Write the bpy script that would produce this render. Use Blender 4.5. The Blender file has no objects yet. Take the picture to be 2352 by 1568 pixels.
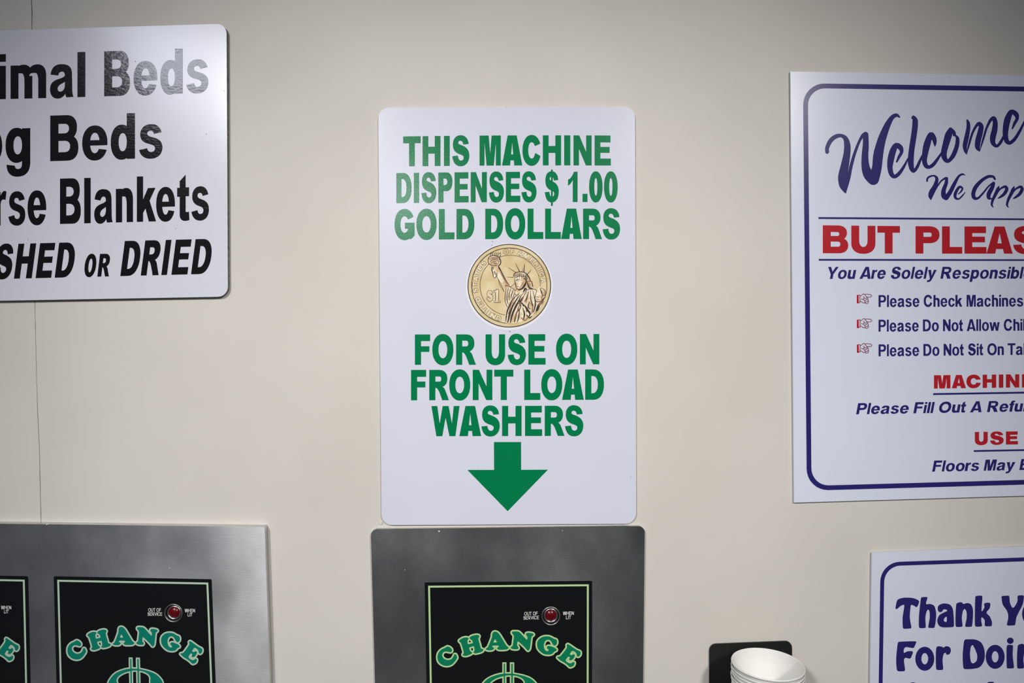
import bpy, bmesh, math, random
import numpy as np
from mathutils import Vector
from mathutils.geometry import delaunay_2d_cdt

# ------------------------------------------------------------------ camera, world, light
SC = bpy.context.scene
COL = SC.collection
D = 0.81            # camera to wall, metres
CZ = 1.55           # camera height
cam = bpy.data.cameras.new('camera'); cam.lens = 24; cam.sensor_width = 36
co = bpy.data.objects.new('camera', cam); COL.objects.link(co)
co.location = (0, -D, CZ); co.rotation_euler = (math.radians(90), 0, 0)
cam.clip_start = 0.01
SC.camera = co
SC.view_settings.view_transform = 'Standard'; SC.view_settings.look = 'None'
SC.view_settings.gamma = 1; SC.view_settings.use_curve_mapping = False
SC.view_settings.exposure = 0.0

wd = bpy.data.worlds.new('world'); SC.world = wd; wd.use_nodes = True
wd.node_tree.nodes['Background'].inputs[0].default_value = (0.80, 0.86, 1.0, 1)
wd.node_tree.nodes['Background'].inputs[1].default_value = 0.065

def area(name, loc, target, sx, sy, power, col):
    l = bpy.data.lights.new(name, 'AREA'); l.shape = 'RECTANGLE'; l.size = sx; l.size_y = sy
    l.energy = power; l.color = col
    o = bpy.data.objects.new(name, l); COL.objects.link(o)
    o.location = loc
    o.rotation_euler = (Vector(target) - Vector(loc)).to_track_quat('-Z', 'Y').to_euler()
    return o
def spot(name, loc, target, power, angle, blend, radius, col):
    l = bpy.data.lights.new(name, 'SPOT'); l.energy = power; l.color = col
    l.spot_size = math.radians(angle); l.spot_blend = blend; l.shadow_soft_size = radius
    o = bpy.data.objects.new(name, l); COL.objects.link(o)
    o.location = loc
    o.rotation_euler = (Vector(target) - Vector(loc)).to_track_quat('-Z', 'Y').to_euler()
    return o
# two ceiling lamps behind on the left, and two added spots for a lens-like fade toward the corners
area('ceiling_lamp', (-1.22, -1.85, 2.6), (-1.0, -1.2, 0), 0.46, 0.55, 10, (0.84, 0.88, 1.0))
area('ceiling_lamp', (-0.84, -4.4, 2.6), (-0.84, -3.4, 0), 0.22, 0.5, 14, (0.93, 0.98, 1.0))
spot('vignette_spot', (-0.88, -2.0, 2.5), (-0.10, 0, 1.38), 116, 38.5, 1.0, 0.10, (1.0, 0.965, 0.93))
spot('vignette_spot', (0.87, -2.0, 2.5), (0.05, 0, 1.35), 122, 41.5, 1.0, 0.10, (1.0, 0.965, 0.93))

# ------------------------------------------------------------------ materials
def mat(name, col, rough=0.5, metal=0.0, spec=0.5, bump=None, coat=0.0, emis=None):
    m = bpy.data.materials.new(name); m.use_nodes = True
    nt = m.node_tree; p = nt.nodes['Principled BSDF']
    p.inputs['Base Color'].default_value = (*col, 1)
    p.inputs['Roughness'].default_value = rough
    p.inputs['Metallic'].default_value = metal
    p.inputs['Specular IOR Level'].default_value = spec
    p.inputs['Coat Weight'].default_value = coat
    p.inputs['Coat Roughness'].default_value = 0.08
    if emis: p.inputs['Emission Color'].default_value = (*emis[0], 1); p.inputs['Emission Strength'].default_value = emis[1]
    if bump:
        scale, strength, dist, det = bump
        tc = nt.nodes.new('ShaderNodeTexCoord'); mp = nt.nodes.new('ShaderNodeMapping')
        mp.inputs['Scale'].default_value = scale if isinstance(scale, tuple) else (scale,)*3
        nz = nt.nodes.new('ShaderNodeTexNoise'); nz.inputs['Scale'].default_value = 1; nz.inputs['Detail'].default_value = det
        b = nt.nodes.new('ShaderNodeBump'); b.inputs['Strength'].default_value = strength; b.inputs['Distance'].default_value = dist
        nt.links.new(tc.outputs['Object'], mp.inputs[0]); nt.links.new(mp.outputs[0], nz.inputs['Vector'])
        nt.links.new(nz.outputs['Fac'], b.inputs['Height']); nt.links.new(b.outputs[0], p.inputs['Normal'])
    return m
def tint(m, scale, c0, c1, lo=0.35, hi=0.65, det=4.0):
    """procedural colour mottling between c0 and c1"""
    nt = m.node_tree; p = nt.nodes['Principled BSDF']
    tc = nt.nodes.new('ShaderNodeTexCoord'); mp = nt.nodes.new('ShaderNodeMapping')
    mp.inputs['Scale'].default_value = scale if isinstance(scale, tuple) else (scale,)*3
    nz = nt.nodes.new('ShaderNodeTexNoise'); nz.inputs['Scale'].default_value = 1; nz.inputs['Detail'].default_value = det
    r = nt.nodes.new('ShaderNodeValToRGB'); r.color_ramp.elements[0].position = lo; r.color_ramp.elements[1].position = hi
    r.color_ramp.elements[0].color = (*c0, 1); r.color_ramp.elements[1].color = (*c1, 1)
    nt.links.new(tc.outputs['Object'], mp.inputs[0]); nt.links.new(mp.outputs[0], nz.inputs['Vector'])
    nt.links.new(nz.outputs['Fac'], r.inputs[0]); nt.links.new(r.outputs[0], p.inputs['Base Color'])
    return m
M = {}
M['wall'] = tint(mat('wall_paint', (.62, .59, .54), 0.65, spec=0.25, bump=(160, 0.12, 0.0006, 3)), 6, (.615, .588, .535), (.650, .622, .570))
M['gap'] = mat('dark_gap', (.10, .095, .085), 0.9)
M['caulk'] = mat('caulk', (.70, .68, .62), 0.5)
M['floor'] = tint(mat('floor_tile', (.35, .33, .30), 0.4), 9, (.30, .28, .26), (.40, .38, .35))
M['white'] = tint(mat('white_sign_plastic', (.68, .69, .77), 0.22, spec=0.35, bump=(14, 0.05, 0.002, 1)), 4, (.65, .665, .77), (.69, .705, .81))
M['whitegloss'] = tint(mat('gloss_white_sign', (.66, .67, .75), 0.20, bump=(9, 0.06, 0.004, 1)), 4, (.65, .66, .74), (.69, .70, .78))
M['whitemat'] = tint(mat('printed_sheet_white', (.67, .70, .80), 0.24, spec=0.4), 4, (.66, .70, .82), (.69, .73, .85))
M['edge'] = tint(mat('corrugated_sign_edge', (.12, .13, .11), 0.8), (900, 900, 250), (.05, .055, .045), (.28, .30, .26))
M['halo'] = mat('decal_white', (.78, .79, .84), 0.3)
M['green'] = mat('green_vinyl', (.0, .195, .066), 0.17, spec=0.45, bump=(900, 0.14, 0.0004, 3))
M['black'] = mat('black_vinyl', (.005, .006, .007), 0.14, bump=((170, 170, 420), 0.16, 0.0007, 2))
M['navy'] = mat('navy_ink', (.021, .018, .150), 0.20)
M['red'] = mat('red_ink', (.46, .013, .023), 0.20)
M['dkred'] = mat('dark_red_ink', (.17, .010, .035), 0.35)
M['decal'] = mat('black_decal', (.0055, .006, .0072), 0.22, spec=0.4)
M['lime'] = mat('pale_green_print', (.46, .66, .33), 0.35)
M['mint'] = mat('pale_mint_print', (.46, .60, .46), 0.35)
M['grn2'] = mat('green_print', (.0, .195, .085), 0.32)
M['teal'] = mat('teal_print', (.0, .20, .135), 0.32)
M['label'] = mat('white_print', (.62, .63, .60), 0.4)
M['gold'] = tint(mat('gold_print', (.68, .55, .27), 0.35), 60, (.64, .49, .24), (.74, .62, .37))
M['goldlight'] = tint(mat('light_gold_print', (.78, .66, .42), 0.35), 70, (.66, .50, .27), (.84, .74, .52))
M['cream'] = tint(mat('cream_print', (.82, .70, .55), 0.35), 130, (.62, .42, .22), (.86, .76, .56), .38, .56)
M['brown'] = mat('dark_brown_print', (.022, .012, .010), 0.35)
M['sepia'] = mat('sepia_print', (.30, .15, .075), 0.4)
M['chrome'] = mat('chrome', (.62, .61, .62), 0.30, metal=1)
M['bezel'] = mat('bezel_steel', (.30, .29, .28), 0.4, metal=1)
M['lens'] = mat('red_lens', (.11, .0, .004), 0.25)
M['plastic'] = mat('black_plastic', (.011, .012, .012), 0.35, bump=(300, 0.1, 0.0005, 2))
M['cup'] = mat('paper_cup', (.80, .80, .77), 0.45)
M['dirt'] = mat('dirt_speck', (.07, .065, .06), 0.9)
M['speck'] = mat('white_speck', (.8, .8, .78), 0.6)
def steel(name, base, rough, aniso):
    m = mat(name, base, rough, metal=1)
    nt = m.node_tree; p = nt.nodes['Principled BSDF']
    tc = nt.nodes.new('ShaderNodeTexCoord')
    def nz(scale, det):
        mp = nt.nodes.new('ShaderNodeMapping'); mp.inputs['Scale'].default_value = scale
        n = nt.nodes.new('ShaderNodeTexNoise'); n.inputs['Scale'].default_value = 1; n.inputs['Detail'].default_value = det
        nt.links.new(tc.outputs['Object'], mp.inputs[0]); nt.links.new(mp.outputs[0], n.inputs['Vector']); return n
    tg = nt.nodes.new('ShaderNodeCombineXYZ'); tg.inputs[2].default_value = 1.0
    nt.links.new(tg.outputs[0], p.inputs['Tangent']); p.inputs['Anisotropic'].default_value = aniso
    fine = nz((150, 150, 1900), 4); big = nz((9, 9, 7), 5)
    b = nt.nodes.new('ShaderNodeBump'); b.inputs['Strength'].default_value = 0.16; b.inputs['Distance'].default_value = 0.0004
    nt.links.new(fine.outputs['Fac'], b.inputs['Height']); nt.links.new(b.outputs[0], p.inputs['Normal'])
    r = nt.nodes.new('ShaderNodeMapRange'); r.inputs['From Min'].default_value = .3; r.inputs['From Max'].default_value = .7
    r.inputs['To Min'].default_value = rough - .06; r.inputs['To Max'].default_value = rough + .08
    nt.links.new(big.outputs['Fac'], r.inputs['Value']); nt.links.new(r.outputs[0], p.inputs['Roughness'])
    c = nt.nodes.new('ShaderNodeValToRGB'); c.color_ramp.elements[0].position = .3; c.color_ramp.elements[1].position = .7
    c.color_ramp.elements[0].color = (*[v*.86 for v in base], 1); c.color_ramp.elements[1].color = (*base, 1)
    nt.links.new(big.outputs['Fac'], c.inputs[0]); nt.links.new(c.outputs[0], p.inputs['Base Color'])
    return m
M['steel'] = steel('brushed_steel', (.65, .66, .67), .34, .85)
M['steel2'] = steel('dull_brushed_steel', (.51, .54, .52), .31, .15)

# ------------------------------------------------------------------ objects
def link(name, me, m, parent=None, loc=(0, 0, 0)):
    o = bpy.data.objects.new(name, me); COL.objects.link(o); o.location = loc
    if m is not None:
        for q in (m if isinstance(m, list) else [m]): me.materials.append(q)
    if parent is not None:
        o.parent = parent; o.location = Vector(loc) - parent.matrix_basis.translation
    return o
def thing(name, label, cat, loc, group=None):
    o = bpy.data.objects.new(name, None); COL.objects.link(o); o.location = loc
    o.empty_display_size = 0.05
    o['label'] = label; o['category'] = cat
    if group: o['group'] = group
    return o
def W(px, py, t=0.0):
    """point of a plane t in front of the wall, by its place in the 2352x1568 survey frame of the wall"""
    k = (D - t) / 1568.0
    return ((px - 1176) * k, -t, CZ - (py - 784) * k)

def inside(P, poly):
    """nonzero winding test of points P (n,2) against a closed polygon"""
    a = poly; b = np.roll(poly, -1, 0)
    w = np.zeros(len(P), int)
    ax, ay, bx, by = a[:, 0], a[:, 1], b[:, 0], b[:, 1]
    px = P[:, 0][:, None]; py = P[:, 1][:, None]
    cr = (bx - ax) * (py - ay) - (px - ax) * (by - ay)
    up = (ay <= py) & (by > py) & (cr > 0); dn = (ay > py) & (by <= py) & (cr < 0)
    return (up.sum(1) - dn.sum(1)) != 0

def flat(name, groups, t0, th, m, parent=None, side=None):
    """groups: list of glyphs, a glyph is a list of (+1/-1, polygon) painted in order; becomes ONE thin solid
    whose front lies t0+th before the wall"""
    V = []; E = []
    polys = []
    for gi, g in enumerate(groups):
        for sg, pl in g:
            pl = np.asarray(pl, float)
            keep = [0]
            for i in range(1, len(pl)):
                if np.abs(pl[i] - pl[keep[-1]]).max() > 0.02: keep.append(i)
            if len(keep) > 2 and np.abs(pl[keep[-1]] - pl[0]).max() < 0.02: keep.pop()
            pl = pl[keep]
            if len(pl) < 3: continue
            n0 = len(V)
            V += [Vector((float(x), float(y))) for x, y in pl]
            E += [(n0 + i, n0 + (i + 1) % len(pl)) for i in range(len(pl))]
            polys.append((gi, sg, pl))
    vs, es, fs = delaunay_2d_cdt(V, E, [], 0, 1e-4, False)[:3]
    vs = np.array([[v[0], v[1]] for v in vs]); fs = [f for f in fs]
    cen = np.array([vs[list(f)].mean(0) for f in fs])
    tot = np.zeros(len(fs), bool); cur = None; last = -1
    for gi, sg, pl in polys:
        if gi != last:
            if cur is not None: tot |= cur
            cur = np.zeros(len(fs), bool); last = gi
        lo = pl.min(0); hi = pl.max(0)
        idx = np.where((cen >= lo).all(1) & (cen <= hi).all(1))[0]
        if len(idx) == 0: continue
        ins = inside(cen[idx], pl)
        cur[idx[ins]] = sg > 0
    if cur is not None: tot |= cur
    keepf = []
    for f, k in zip(fs, tot):
        if not k: continue
        a, b, c = vs[f[0]], vs[f[1]], vs[f[2]]
        if abs((b[0]-a[0])*(c[1]-a[1]) - (c[0]-a[0])*(b[1]-a[1])) < 1e-7: continue
        keepf.append(tuple(f))
    used = sorted({i for f in keepf for i in f}); ren = {j: i for i, j in enumerate(used)}
    tf = t0 + th
    front = [W(vs[i][0], vs[i][1], tf) for i in used]
    n = len(front)
    back = [(x, -t0, z) for x, y, z in front]
    faces = []; mi = []
    cnt = {}
    for f in keepf:
        f = [ren[i] for i in f]
        a, b, c = (front[i] for i in f[:3])
        # normal toward the viewer (-y)
        ny = (b[2]-a[2])*(c[0]-a[0]) - (b[0]-a[0])*(c[2]-a[2])
        if ny > 0: f = f[::-1]
        faces.append(f); mi.append(0)
        for i in range(len(f)):
            cnt[(f[i], f[(i+1) % len(f)])] = 1
    for (a, b) in list(cnt):
        if (b, a) not in cnt:
            faces.append([b, a, a + n, b + n]); mi.append(1 if side else 0)
    me = bpy.data.meshes.new(name)
    loc = Vector(parent.location) if parent is not None else Vector((0, 0, 0))
    me.from_pydata(front + back, [], faces); me.update()
    o = link(name, me, [m, side] if side else m)
    if parent is not None:
        o.parent = parent; o.location = -loc
    me.polygons.foreach_set('material_index', mi)
    return o

def thing_px(name, label, cat, px, py, group=None):
    return thing(name, label, cat, W(px, py, 0), group)

# ------------------------------------------------------------------ 2-D shapes
def arc(cx, cy, rx, ry, a0, a1, n=8, p=2.25):
    out = []
    for i in range(n + 1):
        a = math.radians(a0 + (a1 - a0) * i / n); c, s = math.cos(a), math.sin(a)
        out.append((cx + rx * math.copysign(abs(c) ** (2/p), c), cy + ry * math.copysign(abs(s) ** (2/p), s)))
    return out
def rr(x0, y0, x1, y1, tl=(0, 0), tr=(0, 0), br=(0, 0), bl=(0, 0), p=2.25, n=8):
    """y up"""
    P = []
    def c(r, cx, cy, a0, a1, kx, ky):
        if r[0] <= 0 or r[1] <= 0: P.append((kx, ky))
        else: P.extend(arc(cx, cy, r[0], r[1], a0, a1, n, p))
    c(tr, x1 - tr[0], y1 - tr[1], 0, 90, x1, y1)
    c(tl, x0 + tl[0], y1 - tl[1], 90, 180, x0, y1)
    c(bl, x0 + bl[0], y0 + bl[1], 180, 270, x0, y0)
    c(br, x1 - br[0], y0 + br[1], 270, 360, x1, y0)
    return P
def oval(x0, y0, x1, y1, p=2.25, n=10):
    r = ((x1 - x0) / 2, (y1 - y0) / 2)
    return rr(x0, y0, x1, y1, r, r, r, r, p, n)
def rect(x0, y0, x1, y1): return [(x0, y0), (x1, y0), (x1, y1), (x0, y1)]
def path(s, n=8):
    tk = s.replace(',', ' ').split(); i = 0; P = []; cmd = None
    def nums(k):
        nonlocal i
        v = [float(q) for q in tk[i:i+k]]; i += k; return v
    while i < len(tk):
        if tk[i].isalpha(): cmd = tk[i]; i += 1
        if cmd in 'ML': P.append(tuple(nums(2)))
        elif cmd == 'C':
            a = P[-1]; v = nums(6)
            for k in range(1, n + 1):
                u = k / n; w = 1 - u
                P.append(tuple(w**3*a[j] + 3*w*w*u*v[j] + 3*w*u*u*v[2+j] + u**3*v[4+j] for j in (0, 1)))
        elif cmd == 'Z': pass
    return P
def spline(pts, closed=True, n=5):
    P = np.asarray(pts, float); m = len(P); out = []
    rng = range(m if closed else m - 1)
    for i in rng:
        if closed: a, b, c, d = P[(i-1) % m], P[i], P[(i+1) % m], P[(i+2) % m]
        else: a, b, c, d = P[max(i-1, 0)], P[i], P[i+1], P[min(i+2, m-1)]
        # centripetal-ish tangents limited by the chord keep corners from looping
        L = np.linalg.norm(c[:2] - b[:2]) + 1e-9
        t1 = (c - a) * .5; t2 = (d - b) * .5
        for t in (t1, t2):
            q = np.linalg.norm(t[:2])
            if q > L: t *= L / q
        for k in range(n):
            u = k / n
            out.append((2*u**3-3*u*u+1)*b + (u**3-2*u*u+u)*t1 + (-2*u**3+3*u*u)*c + (u**3-u*u)*t2)
    if not closed: out.append(P[-1])
    return np.array(out)
def stroke(pts, n=5, cap=True):
    """brush stroke polygon from (x, y, width) points"""
    S = spline(pts, False, n)
    T = np.gradient(S[:, :2], axis=0); T /= np.linalg.norm(T, axis=1)[:, None] + 1e-9
    N = np.stack([-T[:, 1], T[:, 0]], 1); h = np.maximum(S[:, 2], .5)[:, None] / 2
    Lf = S[:, :2] + N * h; Rt = S[:, :2] - N * h
    out = list(Lf)
    def capf(c, t, nn, r):
        return [c + r * (math.cos(a) * nn + math.sin(a) * t) for a in [math.pi * k / 6 for k in range(1, 6)]]
    if cap: out += capf(S[-1, :2], T[-1], N[-1], h[-1, 0])
    out += list(Rt[::-1])
    if cap: out += capf(S[0, :2], -T[0], -N[0], h[0, 0])
    return np.array(out)
def line(pts, w, closed=False, n=4):
    if closed: pts = list(pts) + [pts[0], pts[1]]
    return stroke([(x, y, w) for x, y in pts], n)
def offset(poly, d):
    """grow a closed polygon by d (either orientation)"""
    P = np.asarray(poly, float)
    A = 0.5 * np.sum(P[:, 0] * np.roll(P[:, 1], -1) - np.roll(P[:, 0], -1) * P[:, 1])
    T = np.roll(P, -1, 0) - np.roll(P, 1, 0); T /= np.linalg.norm(T, axis=1)[:, None] + 1e-9
    N = np.stack([T[:, 1], -T[:, 0]], 1) * (1 if A > 0 else -1)
    return P + N * d

# ------------------------------------------------------------------ sans alphabet, cap height 100, y up
S_UP = path('M 1545 722 C 1538 635 1490 590 1422 590 C 1350 590 1308 645 1308 728 C 1308 830 1360 860 1430 882 C 1458 892 1470 905 1470 925 C 1470 955 1450 970 1430 970 C 1400 970 1385 935 1383 895 L 1299 903 C 1310 1000 1350 1055 1425 1055 C 1505 1055 1555 990 1555 895 C 1555 800 1500 765 1440 740 C 1405 727 1388 720 1388 705 C 1388 685 1402 672 1420 672 C 1445 672 1460 700 1464 730 Z')
s_LO = path('M 1455 1193 C 1440 1140 1405 1118 1360 1118 C 1300 1118 1262 1155 1262 1210 C 1262 1265 1300 1285 1350 1298 C 1385 1307 1396 1320 1396 1335 C 1396 1357 1380 1368 1360 1368 C 1342 1368 1330 1357 1325 1333 L 1252 1347 C 1265 1400 1300 1428 1358 1428 C 1420 1428 1462 1390 1462 1330 C 1462 1270 1425 1250 1370 1235 C 1335 1226 1325 1215 1325 1202 C 1325 1188 1335 1178 1354 1178 C 1372 1178 1382 1187 1386 1206 Z')
a_LO = path('M 455 667 C 462 610 490 576 550 576 C 620 576 648 605 648 670 L 650 800 C 650 840 655 860 662 873 L 598 876 C 592 866 590 858 588 843 C 572 870 548 885 518 885 C 475 885 450 850 450 800 C 450 745 480 722 530 708 C 560 700 575 692 584 682 C 585 655 575 643 558 643 C 538 643 528 655 523 677 Z')
a_H = path('M 584 735 C 560 752 518 762 518 795 C 518 812 528 823 543 823 C 568 823 584 795 584 765 Z')
t_LO = path('M 1672 80 L 1672 195 L 1703 195 L 1703 275 L 1672 275 L 1672 405 C 1672 418 1680 422 1702 413 L 1706 490 C 1640 510 1618 480 1618 440 L 1618 278 L 1595 278 L 1595 197 L 1618 197 L 1618 138 Z')
def norm(P, x0, x1, base, cap, w): return [((x - x0) / (x1 - x0) * w, (base - y) / cap * 100) for x, y in P]
def glyph(c, w, s, b, xh=74.0):
    H = 100.0; o = 1.5; h2 = w / 2
    bl = b * .88
    if c == 'I': return [(1, rect(0, 0, w, H))]
    if c == 'l': return [(1, rect(0, 0, w, H))]
    if c == 'i': return [(1, rect(0, 0, w, xh)), (1, rect(0, 83, w, H))]
    if c == '.': return [(1, rect(0, 0, w, 27))]
    if c == 'H': return [(1, rect(0, 0, s, H)), (1, rect(w-s, 0, w, H)), (1, rect(s/2, 53-b/2, w-s/2, 53+b/2))]
    if c == 'T': return [(1, rect(0, H-b, w, H)), (1, rect(h2-s/2, 0, h2+s/2, H))]
    if c == 'L': return [(1, rect(0, 0, s, H)), (1, rect(0, 0, w, b))]
    if c in 'EF':
        g = [(1, rect(0, 0, s, H)), (1, rect(0, H-b, w*.98, H)), (1, rect(0, 52-b*.43, w*.93, 52+b*.43))]
        if c == 'E': g.append((1, rect(0, 0, w, b)))
        return g
    if c in 'OC0G':
        g = [(1, oval(0, -o, w, H+o, 2.15)), (-1, oval(s, b, w-s, H-b, 2.15))]
        if c == 'C' and w > 95: g.append((-1, [(.45*w, 60), (.70*w, 62), (1.1*w, 65), (1.1*w, 38), (.70*w, 41), (.45*w, 44)]))
        elif c == 'C': g.append((-1, [(.45*w, 53), (.45*w, 62), (.72*w, 65.5), (1.1*w, 76), (1.1*w, 26.5), (.72*w, 40.5), (.45*w, 44)]))
        if c == 'G':
            g.append((-1, [(.45*w, 60), (.71*w, 67.5), (1.1*w, 80), (1.1*w, 50), (.45*w, 50)]))
            g.append((1, rect(.52*w, 36, w, 56)))
            g.append((1, [(w-s*1.0, 50), (w, 50), (w, 13), (.88*w, 5), (.76*w, 1), (.70*w, 20), (w-s*1.0, 28)]))
        return g
    if c == 'D':
        iw = w - 2*s
        return [(1, rr(0, 0, w, H, tr=(w*.56, 50), br=(w*.56, 50))), (-1, rr(s, b*.95, w-s, H-b*.95, tr=(iw*.8, 50-b*.95), br=(iw*.8, 50-b*.95)))]
    if c == 'B':
        m1 = 52 + b*.42; m0 = 52 - b*.42; ri = (H-b-m1)/2; r2 = (m0-b)/2
        return [(1, rr(0, 46, .95*w, H, tr=(.36*w, 26), br=(.36*w, 27))), (1, rr(0, 0, w, 57, tr=(.40*w, 28), br=(.38*w, 28))),
                (-1, rr(s, m1, .95*w-s*.97, H-b*.97, tr=(ri, ri), br=(ri, ri))), (-1, rr(s, b*.97, w-s, m0, tr=(r2, r2), br=(r2, r2)))]
    if c == 'P':
        r = (62-2*b)/2
        return [(1, rect(0, 0, s, H)), (1, rr(0, 38, w, H, tr=(.42*w, 31), br=(.42*w, 31))), (-1, rr(s, 38+b*.95, w-s, H-b*.95, tr=(r*.9, r), br=(r*.9, r)))]
    if c == 'R':
        q = w*.92; r = (58-2*b)/2 + 1
        g = [(1, rect(0, 0, s, H)), (1, rr(0, 42, q, H, tr=(.42*w, 29), br=(.42*w, 29))), (-1, rr(s, 42+b*.85, q-s, H-b*.95, tr=(r*.9, r), br=(r*.9, r)))]
        f = lambda x: round(x*w, 3)
        g.append((1, path(f'M {s*.8} 41 L {s} 41 C {f(.44)} 40 {f(.50)} 30 {f(.66)} 0 L {w} 0 L {f(.83)} 30 C {f(.79)} 38 {f(.74)} 42 {f(.66)} 45 L {f(.5)} 52 L {s*.8} 52 Z')))
        return g
    if c == 'A':
        lw = s*1.40 if w < 74 else s*1.12
        tp = lw*.56 if w < 74 else s*.64
        return [(1, [(0, 0), (h2-tp, H), (h2+tp, H), (w, 0)]), (-1, [(lw, -1), (h2, 76), (w-lw, -1)]),
                (1, [(.13*w, 17), (.24*w, 17+b*.86), (.76*w, 17+b*.86), (.87*w, 17)])]
    if c == 'M':
        st = s*.86; d = s*1.0
        return [(1, rect(0, 0, w, H)), (-1, [(st, -1), (st, 76), (h2-d*.62, -1)]), (-1, [(w-st, -1), (w-st, 76), (h2+d*.62, -1)]),
                (-1, [(st+d*.72, 101), (h2, 40), (w-st-d*.72, 101)])]
    if c == 'N':
        st = s*.95
        return [(1, rect(0, 0, w, H)), (-1, [(st, -1), (st, 55), (w-st*1.03, -1)]), (-1, [(st*1.03, 101), (w-st, 45), (w-st, 101)])]
    if c in 'Ww':
        k = 1 if c == 'W' else xh/100
        P = [(0, 100), (.21, 100), (.295, 42), (.40, 100), (.61, 100), (.728, 42), (.793, 100), (1, 100), (.852, 0), (.64, 0), (.505, 61), (.387, 0), (.177, 0)]
        return [(1, [(x*w, y*k) for x, y in P])]
    if c == 'V': return [(1, [(0, H), (s*1.1, H), (h2, 26), (w-s*1.1, H), (w, H), (h2+s*.58, 0), (h2-s*.58, 0)])]
    if c == 'Y': return [(1, [(0, H), (s*1.15, H), (h2, 60), (w-s*1.15, H), (w, H), (h2+s/2, 38), (h2+s/2, 0), (h2-s/2, 0), (h2-s/2, 38)])]
    if c == 'U':
        r = (h2, 38); iw = (w-2*s)/2
        return [(1, rr(0, -o, w, H, bl=r, br=r)), (-1, rr(s, b-1, w-s, H+1, bl=(iw, 24), br=(iw, 24)))]
    if c == 'S':
        P = norm(S_UP, 1298, 1555, 1048, 450, w); d = (.31*w - s) / 2
        if d > .6:
            P = offset(P, -d); lo, hi = P.min(0), P.max(0)
            P = (P - lo) / (hi - lo) * np.array([w, 103]) + np.array([0, -1.5])
        return [(1, P)]
    if c == '$': return [(1, norm(S_UP, 1298, 1555, 1048, 450, w)), (1, rect(.44*w, -13, .57*w, 107))]
    if c == '1': return [(1, path(f'M 0 73.5 C {.3*w} 78 {.5*w} 88 {.62*w} 100 L {w} 100 L {w} 0 L {.5*w} 0 L {.5*w} 73 C {.35*w} 62 {.15*w} 56 0 53.5 Z'))]
    if c == '|': return [(1, path(f'M 0 86 L {.62*w} 100 L {.70*w} 100 L {.70*w} 8 L {w} 6 L {w} 0 L 0 0 L 0 6 L {.30*w} 8 L {.30*w} 80 L 0 80 Z'))]
    # lower case
    if c == 's': return [(1, norm(s_LO, 1252, 1462, 1423, 408, w))]
    if c == 'a': return [(1, norm(a_LO, 450, 660, 877, 405, w)), (-1, norm(a_H, 450, 660, 877, 405, w))]
    if c == 't': return [(1, norm(t_LO, 1595, 1706, 493, 408, w))]
    if c in 'oec':
        g = [(1, oval(0, -o, w, xh+o, 2.2)), (-1, oval(s*.96, bl*.85, w-s*.96, xh-bl*.85, 2.2))]
        if c == 'e':
            g.append((1, rect(s*.8, 31.5, w*.992, 31.5+bl*.68)))
            g.append((-1, [(s*.96, 31.5), (1.1*w, 31.5), (1.1*w, 20.5), (w*.95, 21.5), (w*.64, 24), (w*.5, 24)]))
        if c == 'c': g.append((-1, [(.45*w, 40), (.5*w, 45), (.72*w, 47), (1.1*w, 52), (1.1*w, 22), (.72*w, 28), (.5*w, 30)]))
        return g
    if c in 'dbpgq':
        g = [(1, oval(0, -o, w*.90, xh+o, 2.2)), (-1, oval(s*.96, bl, w-s*1.0, xh-bl, 2.2))]
        if c in 'bp': g = [(k, [(w - x, y) for x, y in P]) for k, P in g]
        if c == 'd': g.append((1, rect(w-s, 0, w, H)))
        if c == 'b': g.append((1, rect(0, 0, s, H)))
        if c == 'p': g.append((1, rect(0, -27, s, xh)))
        if c == 'g':
            g.append((1, rect(w-s, -5, w, xh)))
            g.append((1, path(f'M {.04*w} -5 C {.04*w} -25 {.25*w} -32 {.48*w} -32 C {.85*w} -32 {w} -20 {w} 0 L {w-s} 0 C {w-s} -12 {.62*w} -15 {.5*w} -15 C {.42*w} -15 {.38*w} -12 {.37*w} -7.5 Z')))
        return g
    if c in 'nhmu':
        g = []
        def arch(x0, x1):
            iw = (x1 - x0 - 2*s)
            return [(1, rr(x0+s*.55, 0, x1, xh+o, tl=((x1-x0)*.42, 17), tr=((x1-x0)*.40, 24))), (-1, rr(x0+s*.5, -1, x1-s, xh-bl*1.02, tl=(iw*.6, 18), tr=(iw*.5, 18)))]
        if c == 'm':
            k = (w + s) / 2
            a1, a2 = arch(0, k), arch(k - s, w)
            g = [a1[0], a2[0], a1[1], a2[1], (1, rect(k-s, 0, k, 50))]
        else: g = arch(0, w)
        g.append((1, rect(0, 0, s, H if c == 'h' else xh)))
        if c == 'u': g = [(k, [(w-x, xh-y) for x, y in P]) for k, P in g]
        return g
    if c == 'r': return [(1, rect(0, 0, s, xh)), (1, path(f'M {s*.7} 40 L {s} 44 C {s} 58 {.72*w} 59 {.93*w} 56 L {w} 74.5 C {.80*w} 79 {s*1.15} 74 {s*.9} 60 L {s*.7} 60 Z'))]
    if c == 'f': return [(1, path(f'M {.22*w} 0 L {.22*w+s} 0 L {.22*w+s} {xh-15} L {.92*w} {xh-15} L {.92*w} {xh} L {.22*w+s} {xh} C {.22*w+s} 86 {.75*w} 87 {w} 85 L {w} 100 C {.5*w} 103 {.22*w} 98 {.22*w} 80 L {.22*w} {xh} L 0 {xh} L 0 {xh-15} L {.22*w} {xh-15} Z'))]
    if c == 'k': return [(1, rect(0, 0, s, H)), (1, [(s*.9, 46), (.58*w, xh), (w*.97, xh), (.66*w, 46), (w, 0), (.62*w, 0), (.45*w, 29), (s*.9, 17)])]
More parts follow.
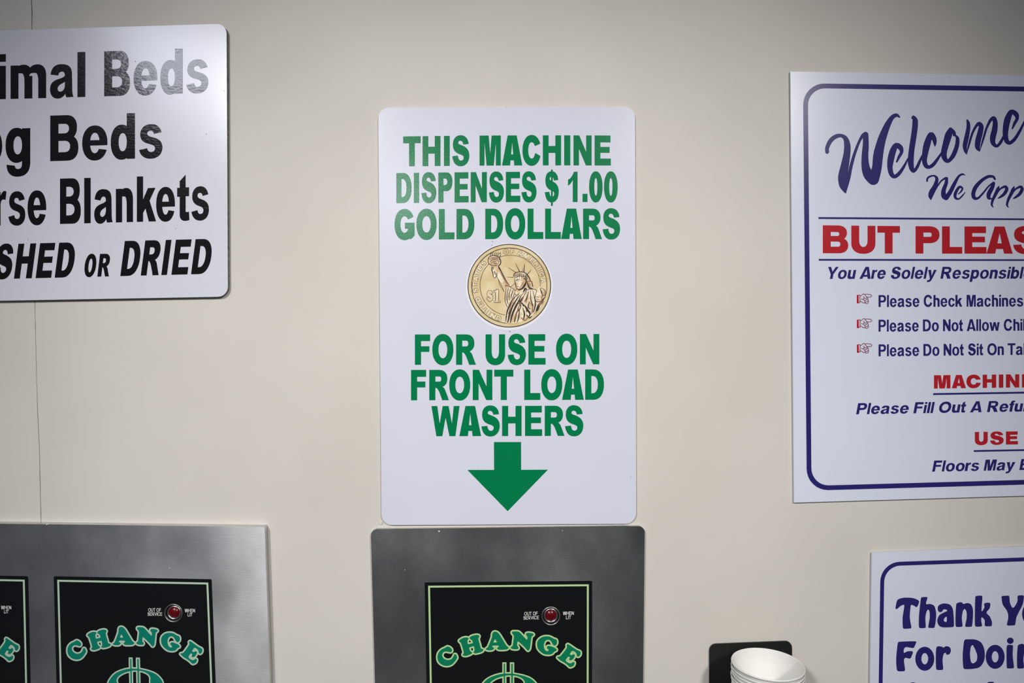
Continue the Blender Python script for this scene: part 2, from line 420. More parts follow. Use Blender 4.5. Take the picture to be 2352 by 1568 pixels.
    if c == 'y': return [(1, [(0, xh), (s*1.15, xh), (.52*w, 26), (w-s*1.1, xh), (w, xh), (.66*w, 0), (.57*w, -16), (.42*w, -26), (.2*w, -28), (.1*w, -27), (.12*w, -12), (.3*w, -11), (.38*w, -3), (.38*w, 2)])]
    if c == 'v': return [(1, [(0, xh), (s*1.15, xh), (.5*w, 26), (w-s*1.1, xh), (w, xh), (.64*w, 0), (.36*w, 0)])]
    raise ValueError(c)
NAT = dict(A=97, B=82, C=92, D=85, E=76, F=71, G=95, H=81, I=20, L=71, M=96, N=81, O=99, P=79, R=88, S=83, T=81, U=81, V=92, W=130, Y=92,
           a=71, b=69, c=69, d=69, e=71, f=42, g=69, h=65, i=20, k=72, l=20, m=106, n=65, o=74, p=69, r=43, s=67, t=41, u=65, w=108, y=74, v=72)
GAP = 10.0; SPACE = 45.0
TIGHT = set('AVWYTtfyrvwk')
def baseline(pts):
    """pts: 2 or 3 (x, y, cap) -> function x -> y, cap"""
    X = [p[0] for p in pts]
    def f(x):
        r = [0, 0]
        for i, p in enumerate(pts):
            l = 1.0
            for j, q in enumerate(pts):
                if i != j: l *= (x - X[j]) / (X[i] - X[j])
            r[0] += l * p[1]; r[1] += l * p[2]
        return r
    return f
def place(c, x0, x1, bf, s, b, shear=0.0, lean=0.0, xh=74.0, z=None):
    """one glyph between x0 and x1 (at the baseline) in a zoomed frame z=(scale, ox, oy)"""
    cap = bf((x0 + x1) / 2)[1]; u = cap / 100.0
    g = glyph(c, (x1 - x0) / u, s, b, xh)
    out = []
    for sg, P in g:
        Q = []
        for x, y in P:
            X = x0 + x * u; by, cp = bf(X)
            Y = by - y * cp / 100.0
            Q.append((X + (shear + lean) * y * cp / 100.0, Y))
        out.append((sg, Z(Q, z)))
    return out
def Z(P, z):
    if z is None: return np.asarray(P, float)
    s, ox, oy = z
    return np.asarray(P, float) / s + np.array([ox, oy])
def spell(ext, pts, s, b, z, shear=0.0, xh=74.0):
    bf = baseline(pts)
    return [place(c, x0, x1, bf, s, b, shear, 0, xh, z) for c, x0, x1 in ext]
def setline(txt, nfit, x0, x1, pts, s, b, z, shear=0.0, xh=74.0):
    """natural spacing, squeezed so that the first nfit characters span x0..x1"""
    pos = []; x = 0
    for i, c in enumerate(txt):
        if c == ' ': x += SPACE - GAP; continue
        w = NAT[c]; gp = GAP
        if i and c in TIGHT: gp -= 4
        if i and txt[i-1] in TIGHT: gp -= 4
        if pos: x += gp
        pos.append((i, c, x, x + w)); x += w
    end = [p for p in pos if p[0] < nfit][-1][3]
    cap = pts[0][2]; k = (x1 - x0) / end        # px per natural unit
    u = cap / 100.0
    bf = baseline(pts)
    ss = s * k / u
    out = []
    for i, c, a, e in pos:
        X0, X1 = x0 + a*k, x0 + e*k
        out.append(place(c, X0, X1, bf, ss, b, shear, 0, xh, z))
    return out
def quad(TL, TR, BR, BL, r=0.0, n=8):
    C = [np.array(p, float) for p in (TL, TR, BR, BL)]
    if r <= 0: return np.array(C)
    out = []
    for i in range(4):
        p = C[i]; a = C[i-1] - p; b = C[(i+1) % 4] - p
        a /= np.linalg.norm(a); b /= np.linalg.norm(b)
        for k in range(n + 1):
            t = math.pi / 2 * k / n
            out.append(p + a * r * (1 - math.sin(t)) + b * r * (1 - math.cos(t)))
    return np.array(out)
def inset(q, d):
    return offset_poly(q, -d)
def offset_poly(q, d):
    P = [np.array(p, float) for p in q]; n = len(P); out = []
    for i in range(n):
        a = P[i] - P[i-1]; b = P[(i+1) % n] - P[i]; a /= np.linalg.norm(a); b /= np.linalg.norm(b)
        na = np.array([a[1], -a[0]]); nb = np.array([b[1], -b[0]])
        m = (na + nb) / (1 + na @ nb)
        out.append(P[i] + m * d)
    return out
VIN = 0.00015

# ------------------------------------------------------------------ the wall, floor, ceiling
seam = [(70, -900), (71, -300), (72, 0), (73.5, 30), (73, 70), (75, 200), (77, 450), (80, 690), (82, 780), (85, 900), (91, 1050), (94, 1180), (97, 1300), (103, 1500), (112, 1900), (150, 3700)]
sw = [2.0, 2.0, 1.9, 1.9, 1.6, 1.4, 1.2, 1.1, 1.2, 1.2, 1.4, 1.6, 1.6, 1.6, 2, 2]
rnd = random.Random(4)
seam2 = []
for i in range(len(seam) - 1):
    for k in range(6):
        u = k / 6
        seam2.append((seam[i][0]*(1-u) + seam[i+1][0]*u + rnd.uniform(-.35, .35), seam[i][1]*(1-u) + seam[i+1][1]*u, (sw[i]*(1-u) + sw[i+1]*u) * rnd.uniform(.75, 1.25)))
K0 = D / 1568
def wall_panel():
    xl, xr = 1176 - 2.6/K0, 1176 + 2.6/K0
    yt, yb = 784 - 1.08/K0, 784 + 1.55/K0
    body = [(1, [(xl, yt), (xr, yt), (xr, yb), (xl, yb)]), (-1, stroke(seam2, 1, False))]
    o = flat('wall_back', [body], -0.006, 0.006, M['wall'])
    o['kind'] = 'structure'
    me = bpy.data.meshes.new('wall_core')
    x0, _, z1 = W(xl, yt); x1, _, z0 = W(xr, yb)
    vs = [(x0, .006, z0), (x1, .006, z0), (x1, .006, z1), (x0, .006, z1), (x0, .1, z0), (x1, .1, z0), (x1, .1, z1), (x0, .1, z1)]
    me.from_pydata(vs, [], [(0, 1, 2, 3), (5, 4, 7, 6), (0, 4, 5, 1), (3, 2, 6, 7), (0, 3, 7, 4), (1, 5, 6, 2)])
    c = link('wall_core', me, M['gap'], o)
wall_panel()
def box(name, x0, y0, z0, x1, y1, z1, m):
    me = bpy.data.meshes.new(name)
    vs = [(x, y, z) for x in (x0, x1) for y in (y0, y1) for z in (z0, z1)]
    me.from_pydata(vs, [], [(0, 1, 3, 2), (4, 6, 7, 5), (0, 4, 5, 1), (2, 3, 7, 6), (0, 2, 6, 4), (1, 5, 7, 3)])
    o = link(name, me, m); o['kind'] = 'structure'; return o
box('floor', -2.6, -2.6, -0.1, 2.6, 0.0, 0.0, M['floor'])
def cr(poly_or_pts): return poly_or_pts

# ------------------------------------------------------------------ left sign
Z1 = (3.9204, 0, 0); Z2 = (3.9204, 0, 380)
ls = thing_px('wall_sign', 'white sign with black lettering ending in "SHED OR DRIED", high on the left', 'sign', 50, 690)
flat('sign_panel', [[(1, quad((-420, 83), (520.3, 54.2), (523.4, 681), (-420, 698), 23))]], 0.0006, 0.0050, M['whitegloss'], ls, M['edge'])
T = 0.0056
bl1 = [(-200, 897, 405), (700, 874, 405), (1650, 841, 405)]
flat('lettering', spell([('A', -560, -290), ('n', -255, -75), ('i', -20, 52), ('m', 95, 415), ('a', 450, 660), ('l', 697, 768), ('B', 938, 1170), ('e', 1203, 1415), ('d', 1443, 1645), ('s', 1677, 1875)], bl1, 17.5, 19.5, Z1), T, VIN, M['black'], ls)
bl2 = [(-200, 1470, 410), (1200, 1428, 410)]
flat('lettering', spell([('D', -480, -225), ('o', -190, 19), ('g', 50, 272), ('B', 452, 705), ('e', 740, 967), ('d', 997, 1215), ('s', 1252, 1462)], bl2, 18, 19.5, Z1), T, VIN, M['black'], ls)
bl3 = [(0, 540, 408), (800, 519, 408), (1800, 491, 408)]
flat('lettering', spell([('H', -500, -300), ('o', -265, -95), ('r', -52, 57), ('s', 75, 227), ('e', 248, 416), ('B', 540, 727), ('l', 758, 816), ('a', 848, 1013), ('n', 1043, 1197), ('k', 1232, 1405), ('e', 1406, 1575), ('t', 1595, 1705), ('s', 1723, 1881)], bl3, 13.8, 19, Z2), T, VIN, M['black'], ls)
bl4 = [(100, 1019, 314), (1085, 995, 316), (1720, 979, 316)]
flat('lettering', spell([('W', -480, -235), ('A', -235, -75), ('S', -60, 95), ('H', 125, 285), ('E', 320, 460), ('D', 492, 650)], bl4, 16.8, 21, Z2, .13), T, VIN, M['black'], ls)
flat('lettering', spell([('O', 750, 853), ('R', 876, 980)], [(750, 1003, 205), (980, 998, 205)], 17, 20, Z2, .12), T, VIN, M['black'], ls)
flat('lettering', spell([('D', 1083, 1240), ('R', 1267, 1428), ('I', 1452, 1503), ('E', 1543, 1687), ('D', 1720, 1882)], bl4, 16.5, 21, Z2, .13), T, VIN, M['black'], ls)

# ------------------------------------------------------------------ centre sign
cs = thing_px('wall_sign', 'white rounded sign with green lettering, a gold coin and a down arrow', 'sign', 1168, 1204)
CSQ = ((868.8, 247.2), (1458.3, 245.2), (1461.2, 1202.3), (876.6, 1205.6))
flat('sign_panel', [[(1, quad(*CSQ, 25))]], 0.0005, 0.0030, M['white'], cs)
T = 0.0035
ZA = (6.5333, 840, 220); ZB = (4.1263, 880, 370); ZC = (4.704, 920, 750)
flat('lettering', spell([('T', 562, 825), ('H', 853, 1122), ('I', 1174, 1261), ('S', 1298, 1555), ('M', 1708, 2027), ('A', 2045, 2350), ('C', 2352, 2630), ('H', 2658, 2932), ('I', 2978, 3070), ('N', 3118, 3390), ('E', 3435, 3678)],
     [(700, 1056, 449), (2000, 1045, 451), (3500, 1044, 450)], 19.2, 23, ZA), T, VIN, M['green'], cs)
flat('lettering', spell([('D', 125, 270), ('I', 291, 341), ('S', 362, 504), ('P', 523, 657), ('E', 677, 810), ('N', 830, 983), ('S', 1002, 1145), ('E', 1163, 1300), ('S', 1311, 1454), ('$', 1532, 1665), ('1', 1752, 1843), ('.', 1890, 1937), ('0', 1952, 2080), ('0', 2093, 2223)],
     [(125, 398, 285), (1100, 388, 286), (2200, 388, 288)], 17.2, 21, ZB), T, VIN, M['green'], cs)
flat('lettering', spell([('G', 108, 298), ('O', 315, 507), ('L', 528, 676), ('D', 695, 865), ('D', 968, 1138), ('O', 1155, 1347), ('L', 1369, 1518), ('L', 1535, 1684), ('A', 1687, 1883), ('R', 1895, 2075), ('S', 2080, 2246)],
     [(200, 744, 288), (1100, 738, 288), (2100, 738, 288)], 19.5, 23, ZB), T, VIN, M['green'], cs)
flat('lettering', spell([('F', 155, 323), ('O', 343, 571), ('R', 600, 815), ('U', 918, 1130), ('S', 1157, 1355), ('E', 1381, 1567), ('O', 1680, 1910), ('N', 1938, 2148)], [(155, 412, 328), (1100, 411, 329), (2148, 406, 328)], 20.3, 21.8, ZC), T, VIN, M['green'], cs)
flat('lettering', spell([('F', 113, 280), ('R', 310, 523), ('O', 526, 753), ('N', 780, 992), ('T', 1012, 1219), ('L', 1336, 1510), ('O', 1520, 1748), ('A', 1745, 1980), ('D', 1995, 2198)], [(113, 795, 328), (2198, 789, 328)], 20.3, 22.8, ZC), T, VIN, M['green'], cs)
flat('lettering', spell([('W', 333, 638), ('A', 635, 871), ('S', 873, 1072), ('H', 1097, 1308), ('E', 1345, 1530), ('R', 1558, 1772), ('S', 1777, 1975)], [(333, 1183, 326), (1975, 1179, 326)], 20.3, 22.3, ZC), T, VIN, M['green'], cs)
flat('arrow', [[(1, [(1134.5, 1014.8), (1196.8, 1014.8), (1197, 1078.6), (1258.5, 1078.3), (1166, 1173.6), (1073.5, 1078.8), (1134.8, 1078.8)])]], T, VIN, M['green'], cs)

# coin decal, traced in its own zoomed frame
ZK = (6.535, 1040, 540); CX, CY = 848, 758
def disc(r, cx=CX, cy=CY, n=72): return [(cx + r*math.cos(2*math.pi*i/n), cy + r*math.sin(2*math.pi*i/n)) for i in range(n)]
def zg(polys): return [[(s, Z(p, ZK)) for s, p in g] for g in polys]
coin = flat('coin_decal', zg([[(1, disc(652, 848, 772))]]), T, 0.0001, M['halo'], cs)
def kpart(name, polys, lv, m):
    o = flat(name, zg(polys), T + 0.0001*lv, 0.0001, m, cs)
    mw = o.location.copy(); o.parent = coin; o.location = (0, 0, 0)
    return o
kpart('coin_edge', [[(1, disc(627))]], 1, M['brown'])
kpart('coin_face', [[(1, disc(613))]], 2, M['gold'])
ring = [[(1, disc(570, 848, 756)), (-1, disc(560, 849, 757))], [(1, disc(455, 859, 752)), (-1, disc(448, 860, 752))]]
kpart('coin_ring', ring, 3, M['brown'])
# legend
def legend(m, lv, grow, name):
    G = []
    items = [('O', -5.5, 80), ('F', 5.2, 62)] + list(zip('AMERICA', (18.4, 30, 41.6, 52.2, 61.3, 70.3, 81.0), (84, 88, 66, 74, 30, 74, 84))) + \
            list(zip('STATES', (-98.2, -88, -78.2, -68.6, -58.8, -48.8), (64, 70, 84, 70, 66, 64))) + list(zip('UNITED', (-161.8, -151.6, -142.6, -134, -124, -114), (78, 84, 30, 70, 66, 78)))
    for c, a, w in items:
        w *= .92; a = math.radians(a); cx, cy = CX + 514*math.sin(a), CY - 514*math.cos(a)
        g = glyph(c, w*100/70, 30, 26); out = []
        for sg, P in g:
            if grow: P = offset(P, grow*(1 if sg > 0 else -1))
            Q = []
            for x, y in P:
                x = (x - w*50/70)*.7; y = (y - 50)*.7
                Q.append((cx + x*math.cos(a) + y*math.sin(a), cy + x*math.sin(a) - y*math.cos(a)))
            out.append((sg, Q))
        G.append(out)
    for c, x0, x1, base, cap in (('$', 512, 600, 985, 150), ('|', 615, 715, 1004, 190)):
        g = glyph(c, (x1-x0)*100/cap, 22 if c == '|' else 18, 18); out = []
        for sg, P in g:
            if grow: P = offset(P, grow*.55*(1 if sg > 0 else -1))
            out.append((sg, [(x0 + x*cap/100, base - y*cap/100) for x, y in P]))
        G.append(out)
    kpart(name, G[:-2], lv, m)
    kpart(name.replace('lettering', 'denomination'), G[-2:], lv, m)
legend(M['brown'], 3, 9.0, 'coin_lettering_outline')
legend(M['goldlight'], 4, 1.0, 'coin_lettering')
sp = lambda P: [(1, spline(P))]
body = [sp([(790, 780), (850, 765), (905, 790), (960, 850), (1020, 862), (1110, 825), (1200, 805), (1260, 830), (1300, 770), (1325, 790), (1385, 830), (1380, 900), (1385, 960), (1340, 1010), (1330, 1060), (1250, 1150), (1180, 1225), (1080, 1280), (950, 1315), (860, 1322), (790, 1310), (785, 1200), (815, 1090), (790, 1000), (782, 880)])]
arm = sp([(640, 475), (690, 480), (730, 560), (775, 630), (830, 700), (880, 775), (850, 800), (800, 800), (745, 730), (700, 680), (665, 610), (655, 540)])
kpart('figure', body + [arm, sp([(590, 440), (670, 440), (690, 480), (660, 620), (630, 640), (600, 600), (585, 500)]),
                        sp([(530, 370), (560, 320), (640, 300), (710, 350), (715, 410), (670, 450), (590, 455), (545, 420)]),
                        sp([(915, 620), (930, 570), (1000, 548), (1090, 570), (1150, 630), (1185, 700), (1205, 780), (1160, 810), (1110, 830), (1060, 860), (1000, 860), (960, 800), (935, 720)])], 4, M['cream'])
dk = []
def L(pts, w=9): dk.append([(1, stroke([(p[0], p[1], (p[2] if len(p) > 2 else w)) for p in pts], 4))])
L([(835, 485, 4), (940, 555, 8)]); L([(943, 425, 4), (1003, 545, 12)]); L([(1077, 440, 8), (1065, 555, 14)]); L([(1178, 517, 5), (1110, 595, 12)]); L([(820, 627, 4), (905, 632, 9)])
L([(935, 718, 4), (865, 780, 9)]); L([(930, 835, 5), (965, 800, 7)]); L([(1050, 490, 3), (1040, 550, 6)])
L([(910, 620, 8), (925, 575, 12), (1000, 548, 10), (1090, 568, 14), (1150, 640, 16), (1165, 690, 10)])
L([(940, 640, 6), (1000, 615, 8), (1080, 625, 8), (1120, 660, 8)])
for i in range(11):
    a = i / 10; x = 930 + 190*a; y = 590 - 38*math.sin(a*2.4) + 40*a
    L([(x, y, 7), (x + 5, y + 38, 7)])
L([(925, 650, 5), (930, 700, 8), (945, 740, 10), (950, 790, 6), (985, 810, 6)]); L([(985, 820, 10), (1040, 800, 26), (1085, 740, 30), (1100, 690, 8)])
L([(1100, 650, 10), (1120, 720, 16), (1150, 790, 22), (1195, 800, 12)]); L([(1120, 700, 6), (1180, 690, 10), (1200, 770, 14)]); L([(1140, 720, 6), (1180, 800, 8)])
L([(940, 680, 10), (965, 665, 8), (990, 660, 4)]); L([(1060, 660, 8), (1085, 650, 16), (1090, 690, 8)]); L([(1060, 850, 14), (1090, 800, 30), (1110, 820, 10)])
L([(970, 800, 8), (1000, 830, 5), (1050, 780, 8)])
# face
L([(950, 690, 5), (975, 682, 7), (1000, 690, 4)]); L([(948, 672, 5), (990, 664, 6), (1015, 672, 4)]); L([(945, 700, 5), (938, 742, 7), (955, 755, 5)]); L([(948, 772, 4), (975, 770, 7), (985, 776, 4)]); L([(1000, 862, 6), (985, 890, 6), (960, 930, 5)]); L([(1085, 835, 8), (1150, 812, 8), (1235, 812, 8), (1262, 835, 8)])
for i in range(6): L([(940 + i*30, 600 - 12*math.sin(i*.6), 5), (930 + i*34, 640 - 6*i*.3, 6), (938 + i*34, 655, 4)])
# arm and torch
L([(690, 480, 22), (735, 560, 16), (800, 680, 12), (860, 770, 8)]); L([(655, 610, 5), (700, 690, 5), (770, 845, 4)]); L([(685, 660, 5), (700, 730, 6), (765, 840, 5)])
L([(790, 780, 6), (800, 750, 10), (840, 770, 8), (905, 800, 9), (940, 840, 6)])
L([(530, 370, 10), (545, 330, 10), (600, 305, 10), (680, 320, 10), (715, 370, 14), (715, 430, 14), (680, 465, 12)]); L([(530, 370, 10), (540, 425, 12), (580, 450, 10)])
L([(560, 400, 6), (600, 370, 8), (660, 370, 8), (690, 400, 6), (670, 440, 6)]); L([(570, 430, 6), (610, 395, 7), (650, 400, 7)]); L([(575, 450, 8), (660, 455, 12)])
for x0, y0, x1, y1, x2, y2 in ((575, 320, 560, 285, 600, 265), (600, 310, 595, 270, 625, 255), (625, 312, 630, 275, 655, 255), (650, 318, 655, 280, 690, 262), (675, 325, 680, 290, 720, 258), (700, 335, 715, 300, 715, 262)):
    L([(x0, y0, 10), (x1, y1, 8), (x2, y2, 4)])
for i in range(8): L([(545 + i*22, 345 - 18*math.sin(i*.45), 8), (548 + i*22, 372 - 18*math.sin(i*.45), 6)])
L([(590, 465, 8), (582, 510, 12), (600, 560, 14), (610, 620, 8), (632, 640, 8), (660, 600, 12), (660, 560, 8)]); L([(605, 480, 14), (600, 520, 8)]); L([(625, 540, 10), (640, 590, 12)])
# robe folds
for F in ([(800, 800, 8), (790, 880, 10), (785, 980, 9), (820, 1080, 8)], [(840, 790, 7), (815, 880, 10), (815, 980, 12), (835, 1040, 6)], [(870, 800, 8), (845, 890, 12), (850, 970, 8)], [(905, 820, 7), (880, 900, 12), (875, 950, 5)],
          [(935, 850, 6), (910, 920, 10), (890, 950, 5)], [(985, 880, 8), (900, 960, 14), (850, 1060, 22), (815, 1150, 20), (795, 1290, 12)], [(1010, 890, 5), (960, 960, 16), (900, 1060, 24), (855, 1180, 26), (825, 1305, 16)],
          [(1100, 840, 5), (1030, 900, 8), (990, 990, 20), (940, 1080, 28), (890, 1200, 26), (865, 1310, 12)], [(1110, 840, 5), (1060, 920, 12), (1010, 1000, 24), (1020, 1080, 12), (960, 1160, 22), (925, 1300, 14)],
          [(1140, 840, 8), (1110, 940, 16), (1080, 1000, 10)], [(1165, 830, 6), (1170, 960, 14), (1200, 1060, 16), (1190, 1150, 20)], [(1200, 830, 6), (1225, 930, 10), (1240, 1040, 20), (1210, 1150, 14)],
          [(1010, 1010, 10), (1080, 1060, 20), (1120, 1120, 30), (1160, 1180, 24), (1130, 1240, 12)], [(990, 1030, 12), (1040, 1020, 18), (1060, 1070, 10)], [(1050, 1090, 10), (1075, 1180, 22), (1060, 1270, 14)], [(1000, 1130, 10), (990, 1220, 18), (970, 1300, 10)],
          [(1100, 1080, 8), (1110, 1150, 10)], [(1145, 1010, 8), (1130, 1080, 16), (1165, 1110, 8)], [(1260, 830, 8), (1240, 900, 8), (1235, 960, 8), (1270, 1000, 10), (1320, 990, 10)], [(1310, 790, 8), (1330, 850, 16), (1345, 900, 10), (1330, 950, 8)],
          [(1325, 790, 6), (1385, 830, 8), (1380, 900, 10), (1345, 900, 6)], [(1250, 920, 6), (1290, 935, 7)], [(1250, 955, 6), (1285, 968, 7)], [(1385, 930, 10), (1330, 1000, 30), (1290, 1060, 40), (1260, 1130, 30)], [(1110, 1200, 14), (1150, 1240, 20), (1190, 1210, 8)]):
    L(F)
kpart('figure_lines', dk, 5, M['brown'])
br = []
for F in ([(715, 560, 10), (790, 690, 18), (850, 760, 10)], [(930, 940, 10), (870, 1060, 12), (835, 1180, 12)], [(1080, 880, 8), (1040, 980, 14), (980, 1100, 16), (945, 1240, 12)], [(1130, 900, 10), (1100, 1020, 12)], [(1340, 960, 20), (1300, 1050, 26)],
          [(1030, 1240, 16), (1080, 1280, 14), (1130, 1230, 16)], [(1060, 700, 10), (1030, 760, 14), (1000, 800, 8)], [(930, 880, 12), (960, 900, 14)], [(600, 340, 14), (670, 345, 16)], [(620, 420, 20), (660, 430, 16)], [(1150, 1000, 10), (1200, 1080, 12), (1180, 1180, 12)]):
    br.append([(1, stroke(F, 4))])
kpart('figure_shading', br, 6, M['sepia'])

# specks of dirt on the sign
def specks(parent, pts, t, m, name='speck'):
    for x, y, r in pts:
        r *= .72; flat(name, [[(1, [(x + r*math.cos(a)*1.3, y + r*math.sin(a)) for a in [k*math.pi/3 for k in range(6)]])]], t, 0.00008, m, parent)
specks(cs, [(1171, 761, 1.5), (1131, 554.5, 1.4), (1130, 563, 1.3), (914.5, 324, .8), (1024.6, 443.6, .8), (1449, 1095, 1.0), (1162, 246.6, .9)], T, M['dirt'])
specks(ls, [(311, 141, 1.2), (64.5, 549.5, 1.1), (61, 558, .8), (403, 525, 1.0), (407, 517, .8), (122, 463, .8), (474, 308, 1.3), (114, 449, .7), (515, 209, 1.0), (399, 412, .7)], 0.0056, M['dirt'])

# ------------------------------------------------------------------ right signs
rs = thing_px('wall_sign', 'white notice with navy border and red BUT PLEASE heading, on the right', 'sign', 2100, 1150)
flat('sign_panel', [[(1, quad((1815.5, 164.2), (2690, 179), (2690, 1128), (1824, 1154)))]], 0.0006, 0.0028, M['whitemat'], rs)
T = 0.0034
bq = [(1844.4, 191.0), (2655, 203.6), (2655, 1104.2), (1853.2, 1126.6)]
bi = inset(bq, 11) if np.cross(np.array(bq[1])-np.array(bq[0]), np.array(bq[2])-np.array(bq[1])) > 0 else inset(bq, -11)
flat('border', [[(1, quad(*bq, 50)), (-1, quad(*bi, 40))]], T, 0.0001, M['navy'], rs)
ZR = (4.1268, 1800, 140); ZQ = (4.2609, 1800, 480); ZH = (5.573, 1930, 660); ZM = (4.9, 1930, 840)
W1 = [[(412, 862, 36), (413, 820, 38), (445, 755, 42), (495, 715, 40), (550, 708, 34), (588, 738, 46), (603, 800, 60), (600, 880, 66), (578, 1000, 78), (560, 1100, 88), (566, 1180, 76), (582, 1235, 30), (588, 1250, 10)],
      [(588, 1245, 10), (615, 1120, 30), (638, 1000, 32), (675, 870, 28), (720, 755, 26), (752, 705, 34), (776, 695, 50)],
      [(778, 697, 50), (778, 800, 58), (771, 900, 64), (776, 1000, 76), (800, 1070, 96), (845, 1115, 112)],
      [(850, 1122, 108), (882, 1020, 92), (895, 900, 94), (915, 800, 84), (942, 710, 74), (985, 605, 58), (1030, 533, 42), (1070, 513, 34), (1098, 532, 14)],
      [(1072, 955, 16), (1095, 905, 28), (1118, 862, 32), (1106, 820, 48), (1066, 800, 50), (1035, 855, 62), (1015, 935, 62), (1008, 1010, 50), (1022, 1072, 44), (1052, 1095, 36), (1095, 1065, 34), (1140, 1000, 26), (1178, 925, 14)],
      [(1216, 543, 12), (1228, 527, 24), (1245, 560, 50), (1245, 620, 54), (1232, 720, 54), (1212, 850, 54), (1205, 950, 56), (1213, 1015, 46), (1232, 1045, 30), (1262, 1010, 30), (1290, 950, 26), (1315, 895, 18)],
      [(1434, 808, 8), (1434, 780, 30), (1425, 735, 46), (1395, 695, 46), (1362, 780, 64), (1340, 880, 56), (1335, 950, 46), (1350, 993, 42), (1380, 1005, 34), (1420, 980, 34), (1465, 920, 26), (1505, 860, 18)],
      [(1582, 648, 38), (1565, 695, 66), (1540, 780, 62), (1520, 860, 56), (1522, 910, 50), (1542, 943, 40), (1567, 945, 34), (1610, 890, 42), (1643, 800, 40), (1648, 735, 34), (1632, 708, 18)],
      [(1582, 648, 36), (1612, 675, 34), (1618, 700, 30)],
      [(1740, 562, 18), (1750, 590, 32), (1750, 640, 38), (1735, 720, 44), (1718, 800, 42), (1722, 850, 28), (1735, 885, 6)],
      [(1735, 878, 6), (1757, 790, 20), (1787, 690, 22), (1822, 620, 26), (1853, 592, 34), (1872, 622, 46), (1862, 680, 52), (1842, 760, 54), (1838, 820, 44), (1858, 856, 8)],
      [(1858, 852, 6), (1892, 740, 20), (1922, 640, 22), (1960, 562, 28), (1990, 542, 40), (2005, 582, 46), (2000, 650, 54), (1982, 730, 54), (1987, 780, 42), (2022, 806, 28), (2060, 765, 28), (2085, 710, 18)],
      [(2168, 640, 14), (2190, 590, 28), (2213, 545, 32), (2203, 505, 46), (2158, 482, 44), (2125, 545, 60), (2108, 620, 58), (2102, 700, 50), (2115, 758, 44), (2145, 776, 34), (2190, 740, 32), (2240, 660, 26), (2285, 570, 18), (2320, 500, 12)]]
flat('script_lettering', [[(1, Z(stroke(q, 5), ZR))] for q in W1], T, 0.0001, M['navy'], rs)
W2 = [[(1360, 1138, 16), (1362, 1115, 18), (1385, 1095, 18), (1425, 1087, 16), (1450, 1108, 28), (1450, 1140, 34), (1430, 1190, 38), (1400, 1240, 42), (1388, 1280, 34), (1396, 1314, 8)],
      [(1396, 1314, 8), (1440, 1215, 16), (1490, 1140, 15), (1532, 1110, 20), (1545, 1112, 28)],
      [(1545, 1112, 28), (1540, 1160, 34), (1515, 1230, 42), (1520, 1280, 50), (1540, 1296, 44)],
      [(1540, 1298, 44), (1580, 1240, 40), (1620, 1160, 34), (1660, 1092, 22), (1695, 1072, 18), (1718, 1082, 7)],
      [(1655, 1262, 8), (1680, 1238, 16), (1695, 1208, 18), (1670, 1192, 24), (1645, 1220, 28), (1625, 1265, 30), (1630, 1298, 24), (1660, 1307, 16), (1695, 1275, 14), (1722, 1242, 6)],
      [(2002, 1118, 20), (1985, 1096, 24), (1940, 1095, 28), (1880, 1130, 32), (1820, 1195, 38), (1797, 1258, 38), (1808, 1298, 34), (1842, 1300, 22), (1892, 1250, 18), (1940, 1190, 16), (1988, 1150, 16)],
      [(1990, 1158, 30), (1978, 1195, 38), (1945, 1260, 42), (1945, 1298, 32), (1972, 1305, 10)],
      [(2040, 1188, 10), (2030, 1215, 32), (2015, 1250, 32), (1985, 1310, 26), (1972, 1360, 20), (1985, 1385, 8)],
      [(2005, 1285, 8), (2050, 1215, 16), (2100, 1190, 26), (2115, 1215, 32), (2090, 1260, 30), (2052, 1290, 20), (2032, 1302, 8)]]
W2 += [[(x + 145, y + 2, w) for x, y, w in q] for q in W2[-2:]]
W2 += [[(2330, 1190, 12), (2325, 1230, 26), (2310, 1295, 22)], [(2310, 1290, 8), (2345, 1215, 16), (2375, 1195, 26)]]
flat('script_lettering', [[(1, Z(stroke(q, 4), ZR))] for q in W2], T, 0.0001, M['navy'], rs)
def bar(pts): return [[(1, pts)]]
flat('rule_line', bar([(1879.8, 498.3), (2352, 501.4), (2625, 503.2), (2625, 507), (2352, 505.3), (1879.8, 502.8)]), T, 0.0001, M['navy'], rs)
flat('rule_line', bar([(1880.7, 594.3), (2352, 595.2), (2625, 595.8), (2625, 599.6), (2352, 599), (1880.7, 598.6)]), T, 0.0001, M['navy'], rs)
flat('lettering', spell([('B', 383, 632), ('U', 662, 898), ('T', 918, 1138), ('P', 1291, 1525), ('L', 1550, 1748), ('E', 1770, 1985), ('A', 1985, 2242), ('S', 2245, 2490), ('E', 2520, 2735)], [(383, 432, 274), (1300, 435, 268), (2240, 436, 266)], 28.5, 24.5, ZQ), T, 0.0001, M['red'], rs)
flat('lettering', setline('You Are Solely Responsible', 25, 413, 2330, [(413, 683, 118), (2330, 680, 116)], 22.5, 19.5, ZQ, .19), T, 0.0001, M['navy'], rs)
BLT = [('Please Check Machines', 21, 2342, 250, 243), ('Please Do Not Allow Children', 23, 2330, 565, 552), ('Please Do Not Sit On Tables', 23, 2335, 881, 862)]
for txt, nf, xe, b0, b1 in BLT:
    flat('lettering', setline(txt, nf, 490, xe, [(490, b0, 153), (2340, b1, 150)], 22.5, 17.5, ZH), T, 0.0001, M['navy'], rs)
ZI = (39.2, 1955, 665)
